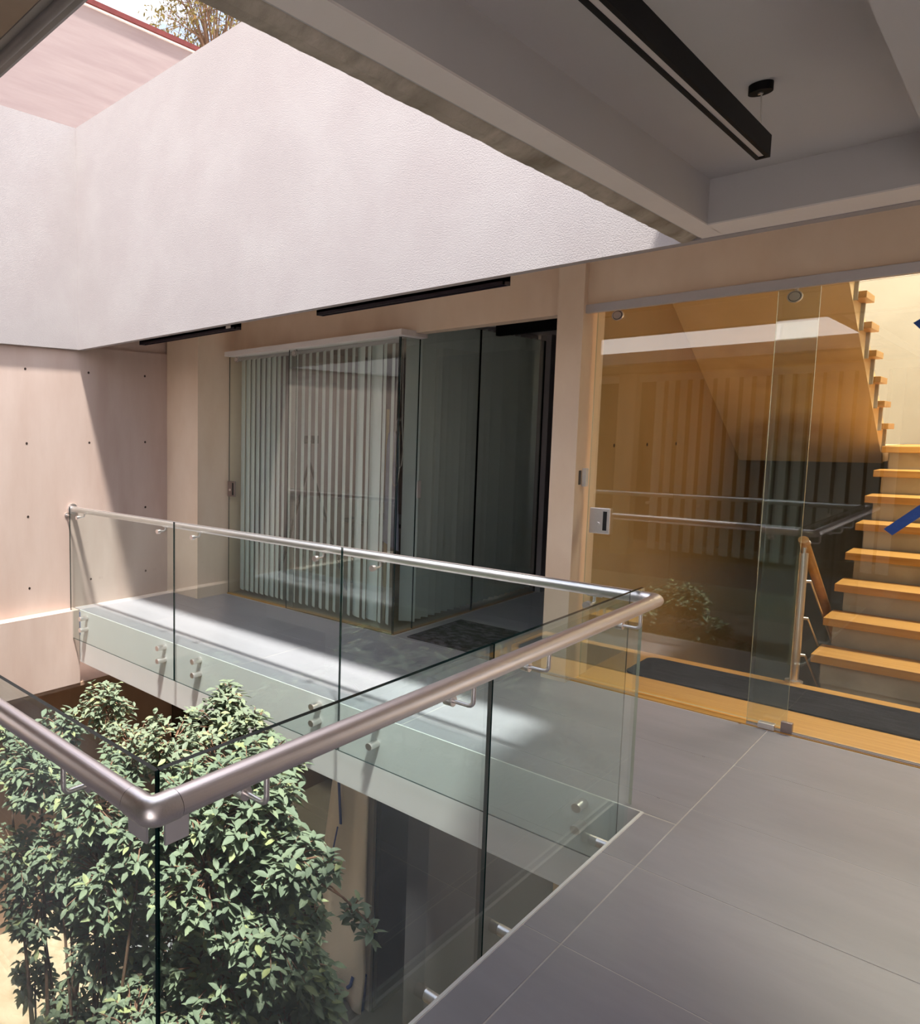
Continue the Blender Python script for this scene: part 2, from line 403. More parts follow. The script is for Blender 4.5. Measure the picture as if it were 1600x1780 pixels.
# ------------------------------------------------------------------ enclosure behind the camera, rear opening added to let sky light in
wr = MB(); wr.box(1.5, 1.65, -1, 4.9, -.4, 2.75); wr.box(.1, 1.5, -1.0, -.85, 2.1, 2.36)
struct(wr.build('wall_right', 'ceiling_paint'))
struct(box('bounce_slab', 'slab_paint', .2, 6, -7, -1.0, -.25, -.05))  # unseen bright slab added to bounce sunlight onto the gallery ceiling
struct(box('ground_outside', 'soil', -40, 40, -40, 40, -3.6, -3.45))
nw = MB(); nw.box(-6.0, -5.1, -1.0, -.8, 0, 2.4); nw.box(-6, 1.6, -1.0, -.78, 2.34, 2.46)
struct(nw.build('wall_near', 'concrete_tan'))
tag(box('concrete_column', 'concrete_tan', -3.62, -3.42, -.86, -.66, 0, 2.362), 'concrete column of the facade opposite, seen only mirrored in the sliding door', 'column')
struct(box('wall_near_dark', 'office_dark', -6, .1, -2.4, -2.3, 0, 2.45))  # dark backing, the room's gloom is put into its colour
struct(box('wall_near_side', 'office_dark', .1, .2, -2.4, -1.0, -.05, 2.45))  # unseen room widened to here to darken the door reflection
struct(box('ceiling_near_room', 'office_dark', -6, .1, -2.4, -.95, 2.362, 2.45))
struct(box('floor_near_room', 'office_floor', -6, .1, -2.4, -1.0, -.2, 0))
# ------------------------------------------------------------------ STAIRWELL SHELL
struct(box('floor_landing', 'wood_x', -1.88, 1.5, 4.905, 5.93, -.1, .001))
struct(box('trim_2', 'wood_x', -1.86, 1.5, 4.862, 4.9045, -.012, .004))
struct(box('wall_stair_left', 'stair_wall', -2.0, -1.875, 5.12, 10.2, -3.3, 5))
struct(box('wall_stair_back', 'stair_wall_pale', -2.0, 1.5, 9.75, 9.9, -3.3, 5))
struct(box('wall_stair_right', 'stair_wall_pale', .62, .75, 4.95, 9.9, -3.3, 5))
struct(box('wall_stair_front', 'stair_wall_pale', -2.0, 1.5, 4.92, 5.05, 2.8, 5))
struct(box('ceiling_stair', 'stair_wall_pale', -2.0, 1.5, 4.92, 9.9, 5, 5.1))
struct(box('landing_fascia', 'stair_soffit', -1.87, -.95, 5.9, 5.931, -.4, -.02))
for hy in (5.43, 6.06, 6.70):
    MB().tube([(-1.88, hy, 1.515), (-1.8735, hy, 1.515)], .013, n=10).build('tie_hole', 'hole', bpy.data.objects['wall_stair_left'])

# ------------------------------------------------------------------ STAIRS
SX0, SX1 = -.885, .6
stair = thing('staircase', (SX0, 6.0, 0), 'lower flight of light wood treads on grey concrete risers', 'stairs')
NSTEP = 8; RISE = .186; RUN = .315; Y0 = 6.02
for k in range(NSTEP):
    z = RISE * (k + 1); y = Y0 + RUN * k
    box('tread', 'wood_x', SX0, SX1, y, y + RUN + .03 if k < 7 else y + .5, z - .052, z, stair, bevel=.003)
    box('riser', 'riser', SX0 + .045, SX1, y + .035, y + RUN + .05, RISE * k - (.0 if k == 0 else .02), z - .0525, stair)
MB().prism([(Y0 + .06, -.3), (Y0 + .06, .0), (Y0 + .08 + RUN * 7.6, RISE * 7.6 - .05 - .12), (Y0 + .08 + RUN * 7.6, RISE * 7.6 - .45)], 'x', SX0 + .05, SX1).build('light_stop_slab', 'riser', stair)  # solid base added to stop light leaking under the treads
up = thing('staircase', (-1.4, 6.0, 1.5), 'upper flight seen from below with sloping concrete soffit and wood tread ends', 'stairs')
# upper flight rises towards the camera
UP = MB()
ya, za = 8.55, 1.34; sl_ = .575
def zu(y): return za + (ya - y) * sl_
UP.prism([(ya, zu(ya)), (5.06, zu(5.06)), (5.06, zu(5.06) + .2), (ya, zu(ya) + .26)], 'x', -1.874, -.905)
UP.build('soffit_slab', 'stair_soffit', up)
box('landing_slab', 'stair_soffit', -1.874, -.91, 8.56, 9.745, 1.35, 1.488, up)
box('landing_slab', 'stair_soffit', -.88, .6, 8.60, 9.745, 1.30, 1.435, stair)
box('landing_board', 'wood_x', -.88, .6, 8.73, 9.745, 1.436, 1.488, stair)
for k in range(11):
    y = 8.45 - .3 * k; z = 1.50 + .1725 * (k + 1)
    if y < 5.2: break
    box('tread', 'wood_x', -1.874, -.845, y - .33, y, z - .045, z, up, bevel=.003)
    box('riser', 'riser', -1.874, -.885, y - .05, y - .02, z - .23, z - .046, up)
# guard and handrail of the flight going down
gd = thing('stair_guard', (-.945, 5.945, 0), 'steel post with wooden handrail and thin rods beside the lowest step', 'railing')
MB().tube([(-.945, 5.95, .0), (-.945, 5.95, .012)], .045, n=20).build('base_plate', 'steel', gd)
MB().tube([(-.945, 5.95, .012), (-.945, 5.95, .84)], .023, n=16).build('post', 'steel', gd)
MB().tube([(-.945, 5.95, .84), (-.945, 5.95, .9)], .010, n=10).tube([(-.96, 5.93, .905), (-.93, 5.97, .905)], .016, n=10).build('saddle', 'steel', gd)
dsl = -.62
MB().tube([(-.945, 5.90, .93), (-.945, 7.6, .93 + dsl * 1.7)], .026, n=14).build('handrail', 'wood_y', gd)
for hz in (.18, .42, .66):
    MB().tube([(-.945, 5.95, hz), (-.905, 5.97, hz)], .009, n=8).build('rod_holder', 'steel', gd)
    MB().tube([(-.905, 5.97, hz), (-.905, 7.4, hz + dsl * 1.43)], .0055, n=8).build('rod', 'steel', gd)
# downward flight, almost hidden in the dark
dn = thing('staircase', (-1.4, 6.1, -.2), 'dark flight going down behind the wood landing edge', 'stairs')
for k in range(10):
    box('tread', 'wood_x', -1.874, -.9, 5.93 + .28 * k, 6.23 + .28 * k, -.2 - .186 * k - .05, -.2 - .186 * k, dn)
    
# landing mat with rounded corners
mm = MB()
poly = []
x0, x1, y0, y1, r = -1.70, .35, 5.30, 5.80, .07
for (cx, cy, a0) in ((x1 - r, y0 + r, -90), (x1 - r, y1 - r, 0), (x0 + r, y1 - r, 90), (x0 + r, y0 + r, 180)):
    for k in range(7):
        a = math.radians(a0 + 15 * k); poly.append((cx + r * math.cos(a), cy + r * math.sin(a)))
mm.prism(poly, 'z', .001, .011)
tag(mm.build('runner_mat', 'mat_grey'), 'long dark grey mat with rounded corners on the wood landing', 'mat')
dm = MB(); dm.box(-3.075, -2.555, 4.905, 5.715, 0, .012)
tag(dm.build('doormat', 'mat_fur', bevel=.004), 'shaggy dark doormat on the tiles at the dark passage beside the blinds', 'mat')

# ------------------------------------------------------------------ GLASS PANES
def pane(name, x0, x1, y0, y1, z0, z1, parent, gm='glass_clear', em='glass_edge', thin='y', pale_end=False):
    e = 1
    if thin == 'y': mi = [e, e, 0, 0, e, e]
    else: mi = [0, 0, e, 2 if pale_end else e, e, e]
    return MB().box(x0, x1, y0, y1, z0, z1, mi).build(name, [gm, em, 'glass_edge_pale'] if pale_end else [gm, em], parent)

# sliding door of the stairwell
door = holder('door_1', (-1.4, 4.9, 0))
box('header_track', 'aluminium', -1.86, 1.45, 4.815, 4.86, 2.335, 2.386, door, bevel=.002)
pane('sliding_pane', -1.835, -.80, 4.935, 4.947, .012, 2.36, door, 'glass_door', 'glass_edge_pale')
pane('fixed_pane', -.957, 1.40, 4.878, 4.890, .012, 2.335, door, 'glass_door', 'glass_edge_pale')
def roller(x, y, z, parent, r=.031):
    a = MB().tube([(x, y, z), (x, y - .016, z)], r, n=24).tube([(x, y - .016, z), (x, y - .020, z)], r * .72, n=24).build('roller', 'steel', parent)
    MB().tube([(x, y - .0158, z), (x, y - .0166, z)], r * .82, n=24).build('roller_groove', 'black_metal', a)
    MB().tube([(x + .004, y - .004, z + r * .8), (x + .004, y - .004, z + r + .03)], .008, n=8).build('hanger', 'steel', parent)
    return a
roller(-1.719, 4.933, 2.316, door); roller(-.898, 4.933, 2.305, door)
lk = box('lock', 'steel', -1.815, -1.70, 4.918, 4.934, .968, 1.13, door, bevel=.003)
box('lock_slot', 'black_plastic', -1.738, -1.716, 4.9165, 4.9185, .99, 1.11, lk, bevel=.0)
MB().tube([(-1.765, 4.919, 1.03), (-1.765, 4.908, 1.03)], .011, n=12).build('lock_cylinder', 'steel', lk)
box('floor_guide', 'steel', -.905, -.835, 4.855, 4.90, .003, .035, door, bevel=.004)
box('pane_clip', 'bronze_plate', -.812, -.765, 4.868, 4.90, .003, .062, door, bevel=.003)
box('bottom_channel', 'aluminium', -.957, 1.4, 4.873, 4.895, .002, .012, door)

# tapes on the fixed pane
tgr = 'blue tape strips on the glass'
def strip(p, q, wd, y, label, name='tape_strip', th=.0015, mtl='tape_blue', group=None):
    p = Vector(p); q = Vector(q); d = (q - p).normalized(); nn = Vector((-d.y, d.x)) * wd / 2
    poly = [p + nn, p - nn, q - nn, q + nn]
    return tag(MB().prism([(a.x, a.y) for a in poly], 'y', y - th, y).build(name, mtl), label, 'tape', group)
strip((-.477, 1.118), (-.20, 1.43), .042, 4.8775, 'dark blue tape strip slanting across the glass in front of the steps', group=tgr)
strip((-.44, 2.125), (-.20, 1.82), .042, 4.8775, 'dark blue tape strip at the right edge high on the glass before the pale wall', group=tgr)
# reader and switch on the column side
box_ = tag(box('card_reader', 'black_plastic', -1.8599, -1.857, 4.835, 4.868, 1.275, 1.365, bevel=.002), 'small dark reader on the side of the tan column by the door', 'reader')
box_ = tag(box('wall_switch', 'white_plastic', -1.8599, -1.836, 4.885, 4.925, 1.262, 1.378, bevel=.003), 'small pale box on the column side next to the sliding door', 'switch')

# corner office: front and side glass
w1 = holder('window_1', (-4.1, GY, 0))
box('top_channel', 'white_strip', -5.045, -3.118, 4.78, 4.978, 2.342, 2.386, w1)
box('top_channel', 'white_strip', -3.20, -3.118, 4.9782, 5.14, 2.342, 2.371, w1)
pane('glass_pane', -5.085, -4.235, 4.885, 4.895, .01, 2.345, w1, 'glass_office')
pane('glass_pane', -4.30, -3.19, 4.862, 4.872, .005, 2.345, w1, 'glass_office')
roller(-4.972, 4.884, 2.315, w1, .026); roller(-4.249, 4.884, 2.31, w1, .026)
lk = box('lock', 'bronze_plate', -5.082, -4.985, 4.866, 4.884, .985, 1.135, w1, bevel=.003)
box('lock_slot', 'black_plastic', -5.018, -4.996, 4.8645, 4.867, 1.0, 1.12, lk)
MB().tube([(-5.045, 4.867, 1.05), (-5.045, 4.858, 1.05)], .011, n=12).build('lock_cylinder', 'steel', lk)
box('sill_strip', 'wood_x', -5.09, -3.19, 4.876, 4.93, .0, .012, w1)
w2 = holder('window_2', (BX, 6, 0))
pane('glass_pane', BX - .005, BX + .005, 4.88, 5.145, .005, 2.341, w2, 'glass_side', thin='x')
pane('glass_pane', BX - .005, BX + .005, 5.147, 6.09, .005, 2.50, w2, 'glass_side', thin='x')
pane('glass_pane', BX - .005, BX + .005, 6.10, 7.33, .005, 2.50, w2, 'glass_side', thin='x')
box('pane_joint', 'black_metal', BX - .006, BX + .006, 6.09, 6.10, .005, 2.5, w2)
box('pane_joint', 'black_metal', BX - .006, BX + .006, 7.33, 7.345, .005, 2.5, w2)
box('sill_strip', 'wood_y', BX - .03, BX + .008, 4.88, 7.33, 0, .008, w2)
box('lock', 'white_plastic', BX + .0051, BX + .012, 5.15, 5.20, 1.08, 1.22, w2)
# dark passage end
d2 = holder('door_2', (-2.6, 7.35, 0))
box('header_track', 'black_metal', BX, -2.0, 6.35, 6.42, 2.47, 2.56, d2)
pane('glass_pane', -2.95, -2.02, 7.40, 7.41, .005, 2.45, d2, 'glass_dark')
MB().tube([(-2.6, 7.399, 2.38), (-2.6, 7.37, 2.38)], .035, n=18).build('roller', 'black_metal', d2)
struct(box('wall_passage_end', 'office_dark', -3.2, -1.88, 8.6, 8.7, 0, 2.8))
struct(box('wall_passage_right', 'concrete_tan', -2.0, -1.99, 5.12, 8.7, 0, 2.8))
struct(box('ceiling_passage', 'office_wall', -5.6, -2.0, 5.05, 8.7, 2.56, 2.6))
# office interior
ob_ = MB(); ob_.box(-5.6, -4.7, 8.2, 8.3, 0, 2.6).box(-3.8, BX, 8.2, 8.3, 0, 2.6).box(-4.7, -3.8, 8.2, 8.3, 0, 1.1).box(-4.7, -3.8, 8.2, 8.3, 2.3, 2.6)
ob_.box(BX - .05, BX + .05, 7.36, 8.65, 0, 2.56)  # stub added to hide the bright opening from the passage
struct(ob_.build('wall_office_back', 'office_wall'))      # unseen opening added in this wall so sky light glows through the slats
struct(box('wall_office_left', 'office_wall', -5.56, -5.52, 5.2, 8.3, 0, 2.6))
struct(box('floor_office', 'office_floor', -5.55, BX - .03, 4.93, 8.2, -.005, .002))

# ------------------------------------------------------------------ VERTICAL BLINDS
SLW = .127
def make_slat(z0, z1, wd=SLW):
    s = MB(); pts = []
    for i in range(5):
        x = wd * (i / 4 - .5); pts.append((x, .010 * (1 - (2 * i / 4 - 1) ** 2)))
    vs = [(x, y, z0) for x, y in pts] + [(x, y, z1) for x, y in pts] + [(x, y - .0012, z0) for x, y in pts] + [(x, y - .0012, z1) for x, y in pts]
    fs = []
    for i in range(4):
        fs.append((i, i + 1, 6 + i, 5 + i)); fs.append((11 + i, 10 + i, 15 + i, 16 + i))
    return s.add(vs, fs, 0, True)
def blind(loc, label, rows, z0, z1, rail):
    b = thing('vertical_blind', loc, label, 'blind', None)
    rail.build('head_rail', 'aluminium', b)
    first = make_slat(z0, z1).build('slat', 'slat', b)
    for k, (x, y, a) in enumerate(rows):
        s = first if k == 0 else first.copy()
        if k: COL.objects.link(s)
        s.location = (x, y, 0); s.rotation_euler = (0, 0, a); s.scale = (1, 1, 1 + random.uniform(-.002, .002))
    return b
rows = []
x = -4.99
k = 0
while x < -3.25:
    va = math.atan2(4.97, x)          # view direction; slats are turned nearly edge-on to it
    a = va + math.radians(17 if x < -4.5 else 9) + random.uniform(-.07, .07)
    if x > -4.5 and k in (19, 21): a = va + math.radians(26 if k == 19 else 42)
    rows.append((x, 4.985, a)); x += .066 if x < -4.5 else .0765; k += 1
blind((-4.1, 4.985, 2.33), 'open vertical blind with thin pale slats behind the front glass', rows, .05, 2.31, MB().box(-5.05, -3.26, 4.965, 5.005, 2.31, 2.345))
rows = [(-3.27, 5.20, math.radians(30))]
y = 5.31
while y < 7.3:
    rows.append((-3.275, y, math.radians(50) + random.uniform(-.12, .12))); y += .104
blind((-3.28, 6.1, 2.55), 'closed vertical blind of overlapping grey slats along the passage glass', rows, .04, 2.52, MB().box(-3.30, -3.25, 5.10, 7.33, 2.52, 2.555))
# blind of the opposite facade (shows as reflection in the door)
rows = []
x = -3.3
while x < -1.0:
    rows.append((x, -1.15, math.radians(35) + random.uniform(-.1, .1))); x += .13
blind((-2.2, -1.15, 2.3), 'pale vertical blind of the opposite room, visible only as a reflection', rows, .05, 2.3, MB().box(-3.4, -.95, -1.17, -1.13, 2.3, 2.34))
w3 = holder('window_3', (-3, -.85, 0))
box('top_channel', 'white_strip', -5.1, -.9, -.84, -.76, 2.26, 2.34, w3)

# things inside the corner office
jk = MB()
rings = [(1.63, .012, .01), (1.60, .05, .03), (1.50, .085, .045), (1.25, .085, .05), (1.0, .095, .05), (.80, .11, .05), (.68, .12, .05)]
vs = []; fs = []
nn = 16
for i, (z, a, bb) in enumerate(rings):
    for q in range(nn):
        th = 2 * math.pi * q / nn; wv = 1 + .16 * math.sin(3 * th + i * .5) * (i > 1)
        vs.append((-3.385 + a * .62 * wv * math.cos(th) + .02 * i / 6, 5.09 + bb * .7 * wv * math.sin(th), z - (.04 * math.cos(th) if i == 6 else 0)))
for i in range(len(rings) - 1):
    for q in range(nn): fs.append((i * nn + q, i * nn + (q + 1) % nn, (i + 1) * nn + (q + 1) % nn, (i + 1) * nn + q))
jk.add(vs, fs, 0, True)
jacket = thing('hanging_jacket', (-3.36, 5.12, .68), 'bluish grey cloth hanging inside the corner of the blinds room', 'jacket')
jk.build('cloth', 'jacket', jacket)
MB().tube([(-3.36, 5.12, 1.62), (-3.36, 5.12, 1.70), (-3.345, 5.13, 1.74), (-3.33, 5.12, 1.70)], .005, n=8).build('hook', 'steel', jacket)
cg = 'blind cords by the glass corner'
for k, (dx, zb, lb) in enumerate(((0, 1.18, 'longest looped blind cord hanging at the glass corner'), (.03, 1.32, 'shorter looped blind cord beside the long one at the glass corner'))):
    cx_ = -3.315 + dx
    pts = [(cx_, 5.07, 2.34), (cx_ - .012, 5.07, 1.7), (cx_ - .03, 5.07, zb + .12)] + [(cx_ + .0 - .03 * math.cos(a) + .0, 5.07, zb + .08 - .08 * math.sin(a)) for a in (.3, .8, 1.3, 1.57, 1.9, 2.4, 2.9)] + [(cx_ + .03, 5.08, zb + .14), (cx_ + .014, 5.08, 1.7), (cx_ + .006, 5.08, 2.34)]
    tag(MB().tube([(p[0] + .015, p[1] - .045, p[2]) for p in pts], .0035, n=6).build('blind_cord', 'cord'), lb, 'cord', cg)
tag(MB().tube([(-3.50, 5.22, .0), (-3.46, 5.14, 1.80)], .013, n=10).build('wooden_pole', 'pole_wood'), 'thin yellowish wooden pole leaning behind the open blind slats', 'pole')
tp = thing('tripod', (-4.75, 5.75, 0), 'black tripod with a dark box on top behind the open blinds', 'tripod')
MB().box(-4.86, -4.70, 5.70, 5.78, 1.50, 1.58).tube([(-4.78, 5.74, 1.30), (-4.78, 5.74, 1.5)], .015, n=8).build('head', 'black_plastic', tp)
for a in (20, 140, 260):
    MB().tube([(-4.78, 5.74, 1.32), (-4.78 + .42 * math.cos(math.radians(a)), 5.74 + .42 * math.sin(math.radians(a)), .01)], .012, n=8).build('leg', 'black_plastic', tp)
dk = thing('work_desk', (-3.95, 6.6, 0), 'dark low desk deep inside the corner room behind the blinds', 'desk')
box('desktop', 'office_dark', -4.7, -3.5, 6.2, 7.0, .66, .70, dk)
for lx in (-4.65, -3.6):
    for ly in (6.25, 6.9): box('leg', 'black_metal', lx, lx + .05, ly, ly + .05, 0, .66, dk)

# ------------------------------------------------------------------ LAMPS
def lamp(x0, x1, y0, y1, z0, z1, label, body, along, group, diff=True):
    t_ = thing('pendant_lamp', ((x0 + x1) / 2, (y0 + y1) / 2, z0), label, 'lamp', group)
    b = MB(); wl_ = .006
    if along == 'y':
        g0, g1 = x0 + (x1 - x0) * .28, x0 + (x1 - x0) * .72
        b.box(x0, g0, y0, y1, z0, z1).box(g1, x1, y0, y1, z0, z1).box(g0, g1, y0, y1, z0 + .012, z1).box(g0, g1, y1 - .012, y1, z0, z0 + .012)
    else:
        b.box(x0, x1, y0, y0 + .01, z0, z1).box(x0, x1, y1 - .01, y1, z0, z1).box(x0, x1, y0, y1, z0 + .02, z1).box(x0, x0 + .01, y0, y1, z0, z1).box(x1 - .01, x1, y0, y1, z0, z1)
    b.build('housing', body, t_)
    if along == 'y': box('diffuser', 'diffuser', g0, g1, y0, y1 - .012, z0 + .004, z0 + .0118, t_)
    else: box('diffuser', 'dark_lamp', x0 + .01, x1 - .01, y0 + .01, y1 - .01, z0 + .012, z0 + .0195, t_)
    return t_
zb_ = 2.318; k_ = (zb_ - 1.6) / .7
lp = lamp(-.533 * k_ - 0, -.504 * k_, -.6, 2.385 * k_, zb_, zb_ + .054 * k_, 'black linear pendant lamp with pale diffuser under the grey tray ceiling', 'black_metal', 'y', None)
for cy_ in (2.47, -.35):
    cx_ = -.552
    MB().tube([(cx_, cy_, 2.52), (cx_, cy_, 2.498)], .026, n=28).build('canopy', 'black_metal', lp)
    MB().tube([(cx_, cy_, 2.4985), (cx_, cy_, 2.494)], .006, n=12).build('cord_grip', 'steel', lp)
    MB().tube([(cx_ + .002, cy_, 2.498), (cx_ + .012, cy_ - .03, 2.37)], .0016, n=6).build('cord', 'cord', lp)
lg = 'linear lamps under the walkway roof'
lm = lamp(-5.45, -4.164, 4.06, 4.13, 2.438, 2.53, 'short dark linear lamp with small white sticker under the pink wall edge', 'dark_lamp', 'x', lg)
box('sticker', 'white_plastic', -4.27, -4.215, 4.0592, 4.06, 2.452, 2.474, lm)
for hx in (-5.2, -4.4): MB().tube([(hx, 4.095, 2.53), (hx, 4.095, 2.78)], .003, n=6).build('cord', 'black_metal', lm)
lm = lamp(-3.338, -2.0, 4.06, 4.13, 2.438, 2.53, 'longer dark linear lamp under the pink wall edge above the blinds room', 'dark_lamp', 'x', lg)
for hx in (-3.1, -2.2): MB().tube([(hx, 4.095, 2.53), (hx, 4.095, 2.78)], .003, n=6).build('cord', 'black_metal', lm)

# ------------------------------------------------------------------ GLASS BALUSTRADE
bal = thing('glass_balustrade', (-1.0, 2.1, 0), 'glass balustrade with brushed steel handrail around the planted void', 'railing')
GX, GF, GN = -1.04, 3.30, .81
RX, RF, RN, RZ, RR = -.97, 3.37, .742, .919, .0258
GT, GB = .953, -.25
# handrails
MB().tube([(RX, RN + .057, RZ), (RX, RF - .034, RZ)], RR, n=28).build('handrail', 'steel_y', bal)
MB().tube([(-5.555, RF, RZ), (RX - .034, RF, RZ)], RR, n=28).build('handrail', 'steel_x', bal)
MB().tube([(-5.5, RN, RZ), (RX - .057, RN, RZ)], RR, n=28).build('handrail', 'steel_x', bal)
# near elbow with collar lines
el = MB(); rb = .016
pts = [(RX - .056, RN, RZ)] + [tuple(p) for p in arc((RX - rb, RN + rb, RZ), (0, -rb, 0), (rb, 0, 0), 0, math.pi / 2, 8)] + [(RX, RN + .056, RZ)]
el.tube(pts, RR * 1.07, n=32); el.build('elbow', 'steel', bal)
MB().tube([(RX - .0582, RN, RZ), (RX - .0552, RN, RZ)], RR * 1.02, n=28).build('elbow_seam', 'black_metal', bal)
MB().tube([(RX, RN + .0552, RZ), (RX, RN + .0582, RZ)], RR * 1.02, n=28).build('elbow_seam', 'black_metal', bal)
# far mitred elbow
el = MB(); el.tube([(RX - .035, RF, RZ)] + [tuple(p) for p in arc((RX - .03, RF - .03, RZ), (0, .03, 0), (.03, 0, 0), 0, math.pi / 2, 5)] + [(RX, RF - .035, RZ)], RR * 1.004, n=28)
el.build('elbow', 'steel', bal)
MB().tube([(-5.57, RF, RZ), (-5.555, RF, RZ)], .05, n=28).build('wall_flange', 'steel', bal)
TH = .012
def panel_y(y0, y1):      # beside the gallery
    return pane('glass_panel', GX - TH / 2, GX + TH / 2, y0, y1, GB, GT, bal, thin='x', pale_end=y1 > 3)
def panel_x(x0, x1, y):
    return pane('glass_panel', x0, x1, y - TH / 2, y + TH / 2, GB, GT, bal, thin='y')
def standoff(p, n, ln, par):
    p = Vector(p); n = Vector(n)
    o = MB().tube([p - n * .012, p + n * ln], .02, n=20).build('standoff', 'steel', par)
    return o
def bracket(p, n, par):
    """clamp disc on the glass, L-shaped rod out and up to the rail"""
    p = Vector(p); n = Vector(n); u = Vector((0, 0, 1))
    o = MB().tube([p - n * .014, p + n * .012], .017, n=20).build('bracket_disc', 'steel', par)
    d = (RX - GX)
    top = RZ - RR - p.z
    pts = [p + n * .012] + [p + n * (d - .016 + .016 * math.sin(a)) + u * (.016 - .016 * math.cos(a)) for a in (0, .4, .8, 1.2, 1.57)] + [p + n * d + u * (top - .003)]
    MB().tube(pts, .0062, n=10).build('bracket_rod', 'steel', par)
    t = n.cross(u)
    sd = MB()
    c = p + n * d + u * (top - .001)
    sd.tube([c - t * .03, c + t * .03], .0035, n=8).build('saddle', 'steel', par)
    return o
for a, bb in ((GN + .004, 2.125), (2.133, 3.412)):
    p = panel_y(a, bb)
    for yy in (a + .232, bb - .236):
        bracket((GX, yy, .832), (1, 0, 0), p)
    for yy in ((1.05, 1.835) if a < 1 else (2.28, 3.10)):
        for zz in (-.062, -.175): standoff((GX, yy, zz), (1, 0, 0), .052, p)
J = [-5.50, -4.012, -2.498, -1.047]
for a, bb in zip(J[:-1], J[1:]):
    p = panel_x(a + .003, bb - .003, GF)
    for xx in ((a + .14) if a < -5 else a + .208, bb - .19 if bb < -1.5 else bb - .16): bracket((xx, GF, .862), (0, 1, 0), p)
    for xx in ((a + .165) if a < -5 else a + .215, bb - .198 if bb < -1.5 else bb - .16):
        for zz in (-.05, -.152): standoff((xx, GF, zz), (0, 1, 0), .07, p)
J = [-5.45, -3.99, -2.53, GX + .006]
for a, bb in zip(J[:-1], J[1:]):
    p = panel_x(a + .003, bb - .003, GN)
    for xx in (a + .23, bb - .24): bracket((xx, GN, .832), (0, -1, 0), p)
    for xx in (a + .2, bb - .2):
        for zz in (-.045, -.15): standoff((xx, GN, zz), (0, -1, 0), .06, p)
# glass side clamp on the left wall
MB().tube([(-5.57, 3.31, .868), (-5.50, 3.31, .868)], .008, n=8).tube([(-5.57, 3.31, .868), (-5.562, 3.31, .868)], .02, n=14).build('wall_clamp', 'steel', bal)
# square corner clamps
cc = MB(); cc.box(GX + .008, GX + .014, GN + .012, GN + .072, .80, .862); cc.box(GX - .075, GX - .015, GN - .014, GN - .008, .80, .862)
cc.build('corner_clamp', 'aluminium', bal)
# small tape at the ledge corner
tag(MB().prism([(3.366, -.02), (3.376, -.02), (3.376, -.20), (3.3685, -.235)], 'x', -5.459, -5.4515).build('tape_strip', 'tape_blue'), 'torn blue tape on the ledge end beside the left end of the glass railing', 'tape', None)

# ------------------------------------------------------------------ LOWER LEVEL
LZ = -3.2
struct(box('ground', 'soil', -6.2, -.8, -1.2, 3.6, LZ - .1, LZ))
struct(box('floor_lower', 'lower_tile', -6.2, 1.5, 3.6, 9.4, LZ - .1, LZ))
struct(box('wall_lower_near', 'slab_paint', -6.2, -.6, -1.3, -1.0, LZ, -.4))
struct(box('wall_lower_right', 'slab_paint', -.95, -.8, -1.2, 3.5, LZ, -.48))
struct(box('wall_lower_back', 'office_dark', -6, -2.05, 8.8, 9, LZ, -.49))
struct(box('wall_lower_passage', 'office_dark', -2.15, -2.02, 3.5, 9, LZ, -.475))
w4 = holder('window_4', (-4.2, 4.77, LZ))
pane('glass_pane', -5.9, -3.36, 4.82, 4.83, LZ, -.49, w4, 'glass_dark')
box('jamb', 'jamb', -3.335, -3.235, 4.76, 4.86, LZ, -.49, w4)
w5 = holder('window_5', (-3.2, 6, LZ))
pane('glass_pane', -3.215, -3.203, 4.765, 6.55, LZ + .01, -.49, w5, 'glass_dark', thin='x')
pane('glass_pane', -3.215, -3.203, 6.57, 8.75, LZ + .01, -.49, w5, 'glass_dark', thin='x')
lk = box('lock', 'bronze_plate', -3.203, -3.19, 5.93, 6.07, -2.43, -2.25, w5, bevel=.002)
ky = MB().tube([(-3.19, 6.02, -2.40), (-3.165, 6.02, -2.40)], .006, n=8).tube([(-3.165, 6.02, -2.41), (-3.163, 6.02, -2.47)], .014, n=8)
ky.build('key', 'pole_wood', lk)
for (p, q, lb) in (((5.40, -2.30), (5.62, -1.98), 'dark tape on the lower glass wall, longer leg of the cross'), ((5.66, -1.98), (5.80, -2.12), 'dark tape on the lower glass wall, shorter leg of the cross')):
    p = Vector(p); q = Vector(q); d = (q - p).normalized(); nn_ = Vector((-d.y, d.x)) * .02
    tag(MB().prism([tuple(p + nn_), tuple(p - nn_), tuple(q - nn_), tuple(q + nn_)], 'x', -3.203, -3.2015).build('tape_strip', 'tape_blue'), lb, 'tape')
# interior of lower room
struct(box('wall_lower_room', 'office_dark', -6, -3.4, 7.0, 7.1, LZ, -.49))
# protective sheet taped to the jamb
sh = MB(); nu, nv = 26, 30
vs = []; fs = []
for j in range(nv + 1):
    v_ = j / nv; z = -.52 + (LZ + .03 + .52) * v_
    wdt = .27 + .34 * v_ ** .9
    if v_ > .8: wdt *= 1 - .25 * math.sin((v_ - .8) / .2 * math.pi * .5)
    for i in range(nu + 1):
        u_ = i / nu
        x = -3.235 - wdt * (1 - u_)
        fold = .022 * math.sin(u_ * 11 + 1.5 * v_) + .03 * math.sin(u_ * 5.0 + 2) * v_
        bulge = .07 * max(0, v_ - .72) / .28 * math.sin(u_ * 9 + j * .7)
        vs.append((x, 4.735 - .02 + fold + bulge * .5 - .05 * v_, z + (.012 * math.sin(u_ * 9) if j == nv else 0)))
for j in range(nv):
    for i in range(nu):
        a = j * (nu + 1) + i; fs.append((a, a + 1, a + nu + 2, a + nu + 1))
sh.add(vs, fs, 0, True)
sheet = thing('protective_sheet', (-3.4, 4.7, LZ), 'beige protective sheet hanging beside the lower glass corner, held by blue tape', 'curtain')
